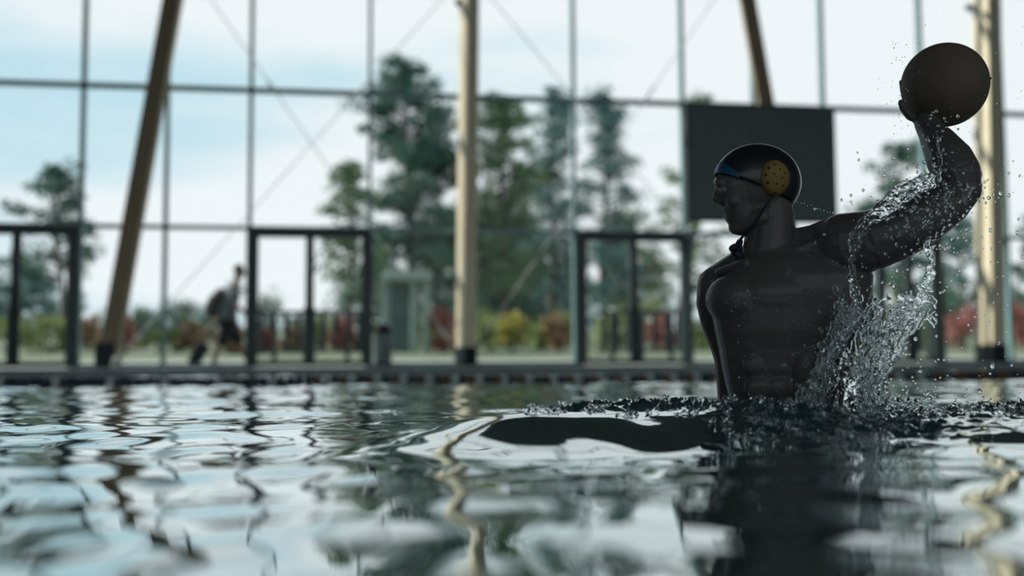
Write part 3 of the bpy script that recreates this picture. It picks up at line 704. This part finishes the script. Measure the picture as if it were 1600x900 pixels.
# ================================================================== OUTSIDE
bm = bmesh.new()
def gz(v): return .10 if v < 1.2 else .10 + .034*(v-1.2)
xs = [-60, -30, -10, 10, 30, 70]; vs_ = [.2, 1.2, 6.5]
def strip(name, vlist, m, label):
    bm = bmesh.new(); g0 = [[bm.verts.new(room(u, v, gz(v))) for u in xs] for v in vlist]
    g1 = [[bm.verts.new(room(u, v, gz(v)-.6)) for u in xs] for v in vlist]
    for a in range(len(vlist)-1):
        for b_ in range(len(xs)-1):
            bm.faces.new((g0[a][b_], g0[a][b_+1], g0[a+1][b_+1], g0[a+1][b_])); bm.faces.new((g1[a][b_], g1[a+1][b_], g1[a+1][b_+1], g1[a][b_+1]))
    return tag(obj(name, bm, m), label, kind='structure')
strip('terrace', [.12, 1.2, 5.0], M['paving'], 'pale paved terrace outside the glass front')
strip('lawn', [5.0, 12, 20, 40, 80, 160], M['lawn'], 'green lawn rising beyond the terrace')

def gp(px, v):                                     # ground point outside at column px, distance v behind the glass
    k = at(px, 450, 1.0).x; base = 17.5 + v/math.cos(TH); Y = base/(1-PT*k)
    return Vector((k*Y, Y, gz(v)))
def tufts(centres, spread, n_each, size, flat=.75):
    c = np.repeat(np.array(centres), n_each, 0); N = len(c); sp = np.repeat(np.array(spread), n_each)
    d = RNG.normal(0, 1, (N, 3)); d /= np.linalg.norm(d, axis=1)[:, None]; d *= (RNG.uniform(0, 1, N)**.45)[:, None]
    d[:, 2] *= flat; c = c + d*sp[:, None]
    a = RNG.normal(0, 1, (N, 3)); a /= np.linalg.norm(a, axis=1)[:, None]
    b_ = np.cross(a, RNG.normal(0, 1, (N, 3))); b_ /= np.linalg.norm(b_, axis=1)[:, None]
    s = size*RNG.uniform(.6, 1.4, N)[:, None]
    v = np.stack([c-a*s, c-b_*s*.5, c+a*s, c+b_*s*.5], 1).reshape(-1, 3)
    f = np.arange(N*4).reshape(-1, 4)
    return v, f
def foliage(name, centres, spread, n_each, size, m, parent, flat=.75):
    v, f = tufts(centres, spread, n_each, size, flat)
    me = bpy.data.meshes.new(name); me.from_pydata(v.tolist(), [], f.tolist()); me.update()
    return tag(link_mesh(name, me, m, parent), kind='stuff')
def pine(px, v, top_py, half_px, m, label, crown=.30, nb=46, lean=0, dens=60, r_clump=.5, name='pine_tree'):
    base = gp(px, v); Yd = base.y; top = at(px+lean, top_py, Yd); Hh = top.z-base.z; hw = half_px*Yd/F
    r = empty(name, base); tag(r, label, 'tree', 'trees beyond the glass front')
    pts = [base.lerp(top, q) + Vector((.12*math.sin(q*7+px), 0, 0)) for q in np.linspace(0, .97, 9)]
    bm = bmesh.new(); tube(bm, pts, [.17*(1-q*.85)*(Hh/9) for q in np.linspace(0, 1, 9)], 8); obj('trunk', bm, M['bark'], r, True)
    cs_, sp_ = [], []; bmb = bmesh.new()
    for k in range(nb):
        q = crown + (1-crown)*((k+random.random())/nb); p0 = base.lerp(top, q)
        prof = (math.sin(min(1, (1-q)/(1-crown)*1.15+.12)*PI*.5))**.8
        L_ = hw*prof*rnd(.45, 1.05)*(1.25 if random.random() < .12 else 1); a = rnd(0, 2*PI)
        tip = p0 + Vector((math.cos(a)*L_, math.sin(a)*L_, L_*rnd(.0, .35)))
        tube(bmb, [p0-Vector((0, 0, .1)), p0.lerp(tip, .5)-Vector((0, 0, .05)), tip], [.045, .03, .012], 5)
        nC = max(1, int(L_/.55))
        for j in range(nC):
            t_ = 1 - j/max(nC, 1)*.75; c = p0.lerp(tip, t_) + Vector([random.gauss(0, .14) for _ in range(3)])
            cs_.append(c[:]); sp_.append(r_clump*rnd(.6, 1.15))
    for k in range(4): cs_.append((base.lerp(top, .93+.02*k))[:]); sp_.append(.28)
    obj('branches', bmb, M['bark'], r)
    foliage('foliage', cs_, sp_, dens, .085, m, r, .6)
    return r
pine(100, 14, 262, 62, M['pine'], 'dark slender pine tree outside at the far left', .38, 40, -18)
pine(30, 22, 415, 80, M['pine_blue'], 'low dark green tree behind the leftmost glass door', .15, 46)
pine(640, 20, 104, 92, M['pine'], 'tallest dark pine tree rising left of the middle post', .26, 100, -4, 110, .62)
pine(556, 12, 262, 46, M['pine_olive'], 'olive green pine tree just left of the tallest pine', .30, 32, -12, 70)
pine(785, 19, 152, 60, M['pine_olive'], 'olive green pine tree just right of the middle post', .2, 90, 2, 110, .6)
pine(860, 24, 150, 50, M['pine_blue'], 'blue green pine tree left of the mullion above the third door', .2, 80, 4, 90, .65)
pine(945, 22, 150, 50, M['pine_blue'], 'loose blue green pine tree above the third door', .16, 80, 0, 90, .6)
pine(1060, 26, 150, 62, M['pine_olive'], 'olive pine tree partly hidden behind the black screen', .18, 46, 48, 60)
pine(1400, 20, 225, 62, M['pine'], 'green pine tree between the screen and the raised arm', .2, 60, 8, 80)
pine(1500, 24, 345, 60, M['pine_blue'], 'blue green tree low behind the falling droplets', .1, 60, 0, 80)
pine(1625, 27, 330, 50, M['pine'], 'dark tree at the right edge behind the pale post', .1, 50, 0, 80)
pine(720, 30, 330, 90, M['pine'], 'broad dark tree low behind the middle post', .08, 80, 0, 90, .7)
pine(860, 34, 420, 80, M['pine_blue'], 'broad low blue green tree behind the yellow flowers', .05, 70, 0, 80, .7)
pine(1200, 30, 400, 90, M['pine_blue'], 'broad low tree hidden mostly behind the player', .08, 60, 0, 60, .7)
pine(790, 28, 330, 80, M['pine'], 'broad dark green tree low between the middle post and the third door', .06, 80, 0, 90, .75)
pine(985, 31, 340, 70, M['pine_olive'], 'broad olive tree low behind the third door', .06, 70, 0, 80, .75)
pine(600, 31, 400, 60, M['pine'], 'low dark tree behind the shelter', .06, 60, 0, 80, .7)
def bush(px, v, h_px, half_px, m, label, name='bush', extra=None):
    base = gp(px, v); Yd = base.y; h = h_px*Yd/F; hw = half_px*Yd/F
    r = empty(name, base); tag(r, label, 'bush', 'bushes beyond the terrace')
    cs_, sp_ = [], []
    for k in range(18):
        a = rnd(0, 2*PI); q = random.random()**.5
        z = h*rnd(.15, .8); cs_.append((base + Vector((math.cos(a)*hw*q*(1-.3*z/h), math.sin(a)*hw*q*.6, z)))[:]); sp_.append(max(.16, .30*h*rnd(.6, 1.1)))
    bm = bmesh.new()
    for k in range(5):
        c = cs_[k]; tube(bm, [base, base.lerp(Vector(c), .6)+Vector((.03, 0, 0)), Vector(c)], [.03, .02, .01], 5)
    obj('stems', bm, M['bark'], r)
    foliage('foliage', cs_, sp_, 46, .07, m, r, .8)
    if extra: 
        f = foliage('blossom', [(Vector(c)+Vector((0, -.12, .06)))[:] for c in cs_[:12]], [s*.9 for s in sp_[:12]], 18, .06, extra, r, .8); f['label'] = 'coloured blossom'
random.seed(21)
hedge = empty('hedge', gp(700, 42)); tag(hedge, 'long dark green hedge at the far end of the lawn', 'hedge')
hc, hs = [], []
for k in range(260):
    px = rnd(-150, 1800); b0 = gp(px, 42 + rnd(-1, 1)); hh = 2.0 + .7*math.sin(px*.021) + .4*math.sin(px*.057) + (1.3 if px > 560 else 0)
    hc.append((b0 + Vector((0, 0, rnd(.1, hh))))[:]); hs.append(rnd(.4, .7))
foliage('foliage', hc, hs, 60, .11, M['bush_dark'], hedge, .8)
for (px, v, h, w_, m, lab, ex_) in [
    (15, 11, 62, 46, 'bush', 'yellow green bush behind the leftmost door', None), (80, 12, 70, 36, 'bush', 'yellow green bush left of the slanting post', None),
    (186, 12, 68, 26, 'red_leaf', 'reddish bush behind the foot of the slanting post', None), (140, 15, 60, 24, 'orange_leaf', 'orange tinted bush just left of the slanting post foot', None),
    (228, 20, 74, 22, 'bush_dark', 'small dark conical bush between the slanting post and the walker', None), (285, 22, 82, 30, 'bush_dark', 'dark green bush behind the trolley case', None),
    (255, 13, 40, 34, 'bush', 'low pale green bush left of the trolley case', None), (303, 13, 56, 20, 'orange_leaf', 'orange bush just behind the trolley case', None),
    (360, 10, 50, 22, 'orange_leaf', 'low orange bush between the legs of the walker', None), (335, 24, 66, 24, 'bush_dark', 'dark bush below the rucksack', None),
    (412, 18, 100, 22, 'bush_dark', 'dark bush behind the left railing', None), (412, 10, 42, 15, 'red_leaf', 'red bush behind the left end of the left railing', None),
    (460, 11, 46, 20, 'orange_leaf', 'orange bush behind the middle of the left railing', None), (535, 11, 58, 20, 'red_leaf', 'red bush behind the right end of the left railing', None),
    (545, 19, 110, 26, 'bush_dark', 'tall dark bush in front of the olive pine', None), (500, 17, 60, 28, 'bush', 'green bush behind the door stile', None),
    (672, 14, 66, 18, 'bush', 'yellow green bush right of the shelter', None), (692, 11, 72, 22, 'red_leaf', 'bright red bush left of the middle post', None),
    (640, 16, 60, 34, 'bush_dark', 'dark bush behind the shelter', None), (765, 12, 68, 26, 'bush', 'yellow green bush right of the middle post', None),
    (800, 11, 66, 18, 'bush', 'green bush with yellow blossom right of the middle post', 'yellow_leaf'), (846, 13, 58, 26, 'bush', 'green bush between the yellow blossom and the third door', None),
    (870, 11, 66, 14, 'orange_leaf', 'pinkish orange bush left of the third door', None), (885, 16, 66, 24, 'bush', 'pale green bush just left of the third door frame', None),
    (955, 12, 76, 24, 'bush', 'green bush behind the left leaf of the third door', None), (1032, 11, 72, 24, 'red_leaf', 'red bush behind the right leaf of the third door', None),
    (1000, 18, 90, 40, 'bush', 'pale green bush behind the third door stile', None), (1090, 13, 55, 22, 'bush', 'pale green bush just left of the player', None),
    (1400, 14, 90, 34, 'bush', 'green bush behind the splash', None), (1440, 15, 60, 26, 'bush', 'small green bush right of the splash', None),
    (1502, 12, 72, 24, 'red_leaf', 'red bush left of the pale right post', None), (1480, 18, 110, 40, 'bush_dark', 'large dark bush left of the pale right post', None),
    (1592, 12, 80, 18, 'red_leaf', 'red bush at the right edge', None), (1572, 23, 110, 36, 'bush_dark', 'dark bush behind the pale right post', None)]:
    bush(px, v, h, w_, M[m], lab, 'bush', M[ex_] if ex_ else None)

# ---- shelter outside
c0 = gp(632, 10); sh_ = empty('shelter', c0); tag(sh_, 'pale open shelter with slim posts outside left of the middle post', 'shelter')
Yd = c0.y
def sp(px, py): p = at(px, py, Yd); return p
tp = sp(632, 432); bt = gz(10)
bm = bmesh.new(); box(bm, Vector((tp.x, Yd+.5, tp.z)), U*(76*Yd/F), V*1.6, Vector((0, 0, .20))); bevel(bm, .02, 1); obj('roof', bm, M['pavilion'], sh_)
for px in (600, 645, 664):
    for dy in (0, 1.0):
        p = sp(px, 440); bm = bmesh.new(); box(bm, Vector((p.x, Yd+dy, (tp.z+bt)/2)), U*.11, V*.11, Vector((0, 0, tp.z-bt))); bevel(bm, .01, 1); obj('shelter_post', bm, M['pavilion'], sh_)
p = sp(622, 500); bm = bmesh.new(); box(bm, Vector((p.x, Yd+.9, (tp.z+bt)/2)), U*.6, V*.06, Vector((0, 0, (tp.z-bt)*.97))); obj('rear_panel', bm, M['pavilion_dark'], sh_)

# ---- railings outside the doors
def railing(px0, px1, label, v=2.6, n_=9):
    a, b_ = gp(px0, v), gp(px1, v); z0 = at(px0, 549, a.y).z; z1 = at(px0, 488, a.y).z; g0 = a.z
    r = empty('railing', Vector(((a.x+b_.x)/2, (a.y+b_.y)/2, g0))); tag(r, label, 'railing', 'dark railings outside the doors')
    d = (b_-a)
    for z, h in ((z0, .05), (z1, .07)):
        bm = bmesh.new(); c = (a+b_)/2; c.z = z; box(bm, c, d*1.0, V*.06, Vector((0, 0, h))); bevel(bm, .008, 1); obj('rail', bm, M['frame'], r)
    for i in range(n_):
        p = a.lerp(b_, (i+.5)/n_); bm = bmesh.new()
        box(bm, Vector((p.x, p.y, (z0+z1)/2)), U*.10, V*.04, Vector((0, 0, z1-z0))); obj('baluster', bm, M['frame'], r)
    for i in (0.17, .5, .83):
        p = a.lerp(b_, i); bm = bmesh.new(); box(bm, Vector((p.x, p.y, (g0+z1)/2)), U*.09, V*.07, Vector((0, 0, z1-g0+.04))); bevel(bm, .008, 1); obj('railing_post', bm, M['frame'], r)
railing(400, 572, 'dark baluster railing outside the door beside the walking person')
railing(932, 1070, 'dark baluster railing outside the third door', n_=7)
railing(1385, 1462, 'dark baluster railing seen behind the splash', n_=4)

# ---- walking person
wd = gp(355, .9); YW = wd.y; SW = YW/F
def Wp(px, py, dy=0): return at(px, py, YW+dy)
wk = empty('person', Vector((wd.x, YW, DECK))); tag(wk, 'person in grey top and dark shorts walking right behind the glass', 'person')
bm = bmesh.new()
chain(bm, [(Wp(374, 421), .085), (Wp(373, 430), .08)]); ell(bm, Wp(375, 425), .088, .075, .115); ell(bm, Wp(383, 427), .018, .015, .02)
chain(bm, [(Wp(371, 434), .05), (Wp(366, 450), .055)])
chain(bm, [(Wp(362, 458), .13), (Wp(357, 480), .125), (Wp(357, 505), .14)])
chain(bm, [(Wp(362, 458, -.05), .075), (Wp(364, 458, -.17), .06), (Wp(368, 478, -.20), .045), (Wp(381, 487, -.20), .035), (Wp(392, 480, -.2), .04)])   # bent near arm
chain(bm, [(Wp(362, 458, .05), .075), (Wp(360, 460, .17), .06), (Wp(347, 486, .19), .045), (Wp(332, 508, .16), .033), (Wp(326, 516, .1), .038)])        # arm to case
chain(bm, [(Wp(355, 507, -.08), .095), (Wp(347, 533, -.09), .07), (Wp(341, 540, -.09), .06), (Wp(335, 562, -.09), .042), (Wp(334, 568, -.09), .04)])
chain(bm, [(Wp(334, 570, -.09), .035), (Wp(345, 571, -.09), .03)])
chain(bm, [(Wp(360, 507, .08), .095), (Wp(372, 532, .09), .07), (Wp(375, 540, .09), .06), (Wp(387, 562, .09), .042), (Wp(389, 567, .09), .04)])
chain(bm, [(Wp(389, 569, .09), .035), (Wp(399, 568, .09), .03)])
for s in (-1, 1):
    b0 = Wp(392, 480, -.2) if s < 0 else Wp(326, 516, .1)
    for k in range(5):
        q = b0 + Vector((.02*s*-1, (k-2)*.016, -.02)); capsule(bm, q, q+Vector((.03, 0, -.045 if k else .01)), .010, .009)
remeshed('body', bm, M['walker_skin'], .013, 3, wk)
bm = bmesh.new(); chain(bm, [(Wp(366, 452), .10), (Wp(361, 460), .155), (Wp(357, 480), .15), (Wp(357, 503), .155)])
chain(bm, [(Wp(362, 458, -.05), .09), (Wp(364, 459, -.17), .075), (Wp(367, 474, -.20), .062)]); chain(bm, [(Wp(362, 458, .05), .09), (Wp(360, 460, .17), .075), (Wp(352, 476, .19), .062)])
remeshed('shirt', bm, M['shirt'], .016, 3, wk)
bm = bmesh.new(); chain(bm, [(Wp(357, 499), .155), (Wp(357, 510), .165)])
chain(bm, [(Wp(355, 508, -.08), .115), (Wp(346, 534, -.09), .092)]); chain(bm, [(Wp(360, 508, .08), .115), (Wp(372, 532, .09), .092)])
remeshed('shorts', bm, M['black'], .016, 3, wk)
bm = bmesh.new(); ell(bm, Wp(373, 421), .094, .083, .10); remeshed('hair', bm, M['black'], .014, 2, wk)
for (x, y, dy) in ((339, 571, -.09), (394, 569, .09)):
    bm = bmesh.new(); ell(bm, Wp(x, y, dy)+Vector((0, 0, .0)), .135, .055, .05); obj('shoe', bm, M['black'], wk, True)
# rucksack
c = Wp(338, 475); rk = empty('backpack', c); tag(rk, 'bulky black backpack on the back of the walking person', 'backpack')
Rt = Matrix.Rotation(.45, 3, 'Y')
bm = bmesh.new(); ell(bm, c, .17, .17, .25, Rt); ell(bm, c+Vector((-.06, 0, -.09)), .14, .15, .16, Rt); ell(bm, c+Vector((.09, 0, .16)), .13, .14, .12, Rt); remeshed('pack_body', bm, M['black'], .016, 3, rk)
for s in (-1, 1):
    bm = bmesh.new(); tube(bm, [Wp(350, 458, s*.11), Wp(364, 449, s*.12), Wp(374, 462, s*.13), Wp(368, 484, s*.13), Wp(352, 492, s*.12)], .022, 6); obj('shoulder_strap', bm, M['black'], rk, True)
bm = bmesh.new(); ell(bm, c+Vector((-.13, 0, -.06)), .06, .12, .11, Rt); obj('front_pocket', bm, M['black'], rk, True)
# trolley case
cb = Wp(311, 553, .1); tcs = empty('suitcase', Vector((cb.x, cb.y, DECK))); tag(tcs, 'small black trolley suitcase tilted behind the walking person', 'suitcase')
ax = (Wp(322, 536, .1)-Wp(302, 569, .1)).normalized(); X_c = ax.cross(Vector((0, 1, 0))).normalized()
bm = bmesh.new(); box(bm, cb, X_c*.17, Vector((0, .30, 0)), ax*.40); bevel(bm, .03, 3); obj('case_shell', bm, M['black'], tcs, True)
bm = bmesh.new(); h0 = cb+ax*.19
tube(bm, [h0+Vector((0, -.08, 0)), h0+ax*.26+Vector((0, -.08, 0)), h0+ax*.27+Vector((0, .08, 0)), h0+Vector((0, .08, 0))], .012, 6); obj('pull_handle', bm, M['steel'], tcs)
for s in (-.12, .12):
    w0 = cb-ax*.215 - X_c*.04*1; w0.z = DECK+.03
    bm = bmesh.new(); tube(bm, [w0+Vector((0, s-.015, 0)), w0+Vector((0, s+.015, 0))], .03, 12); obj('wheel', bm, M['steel'], tcs)
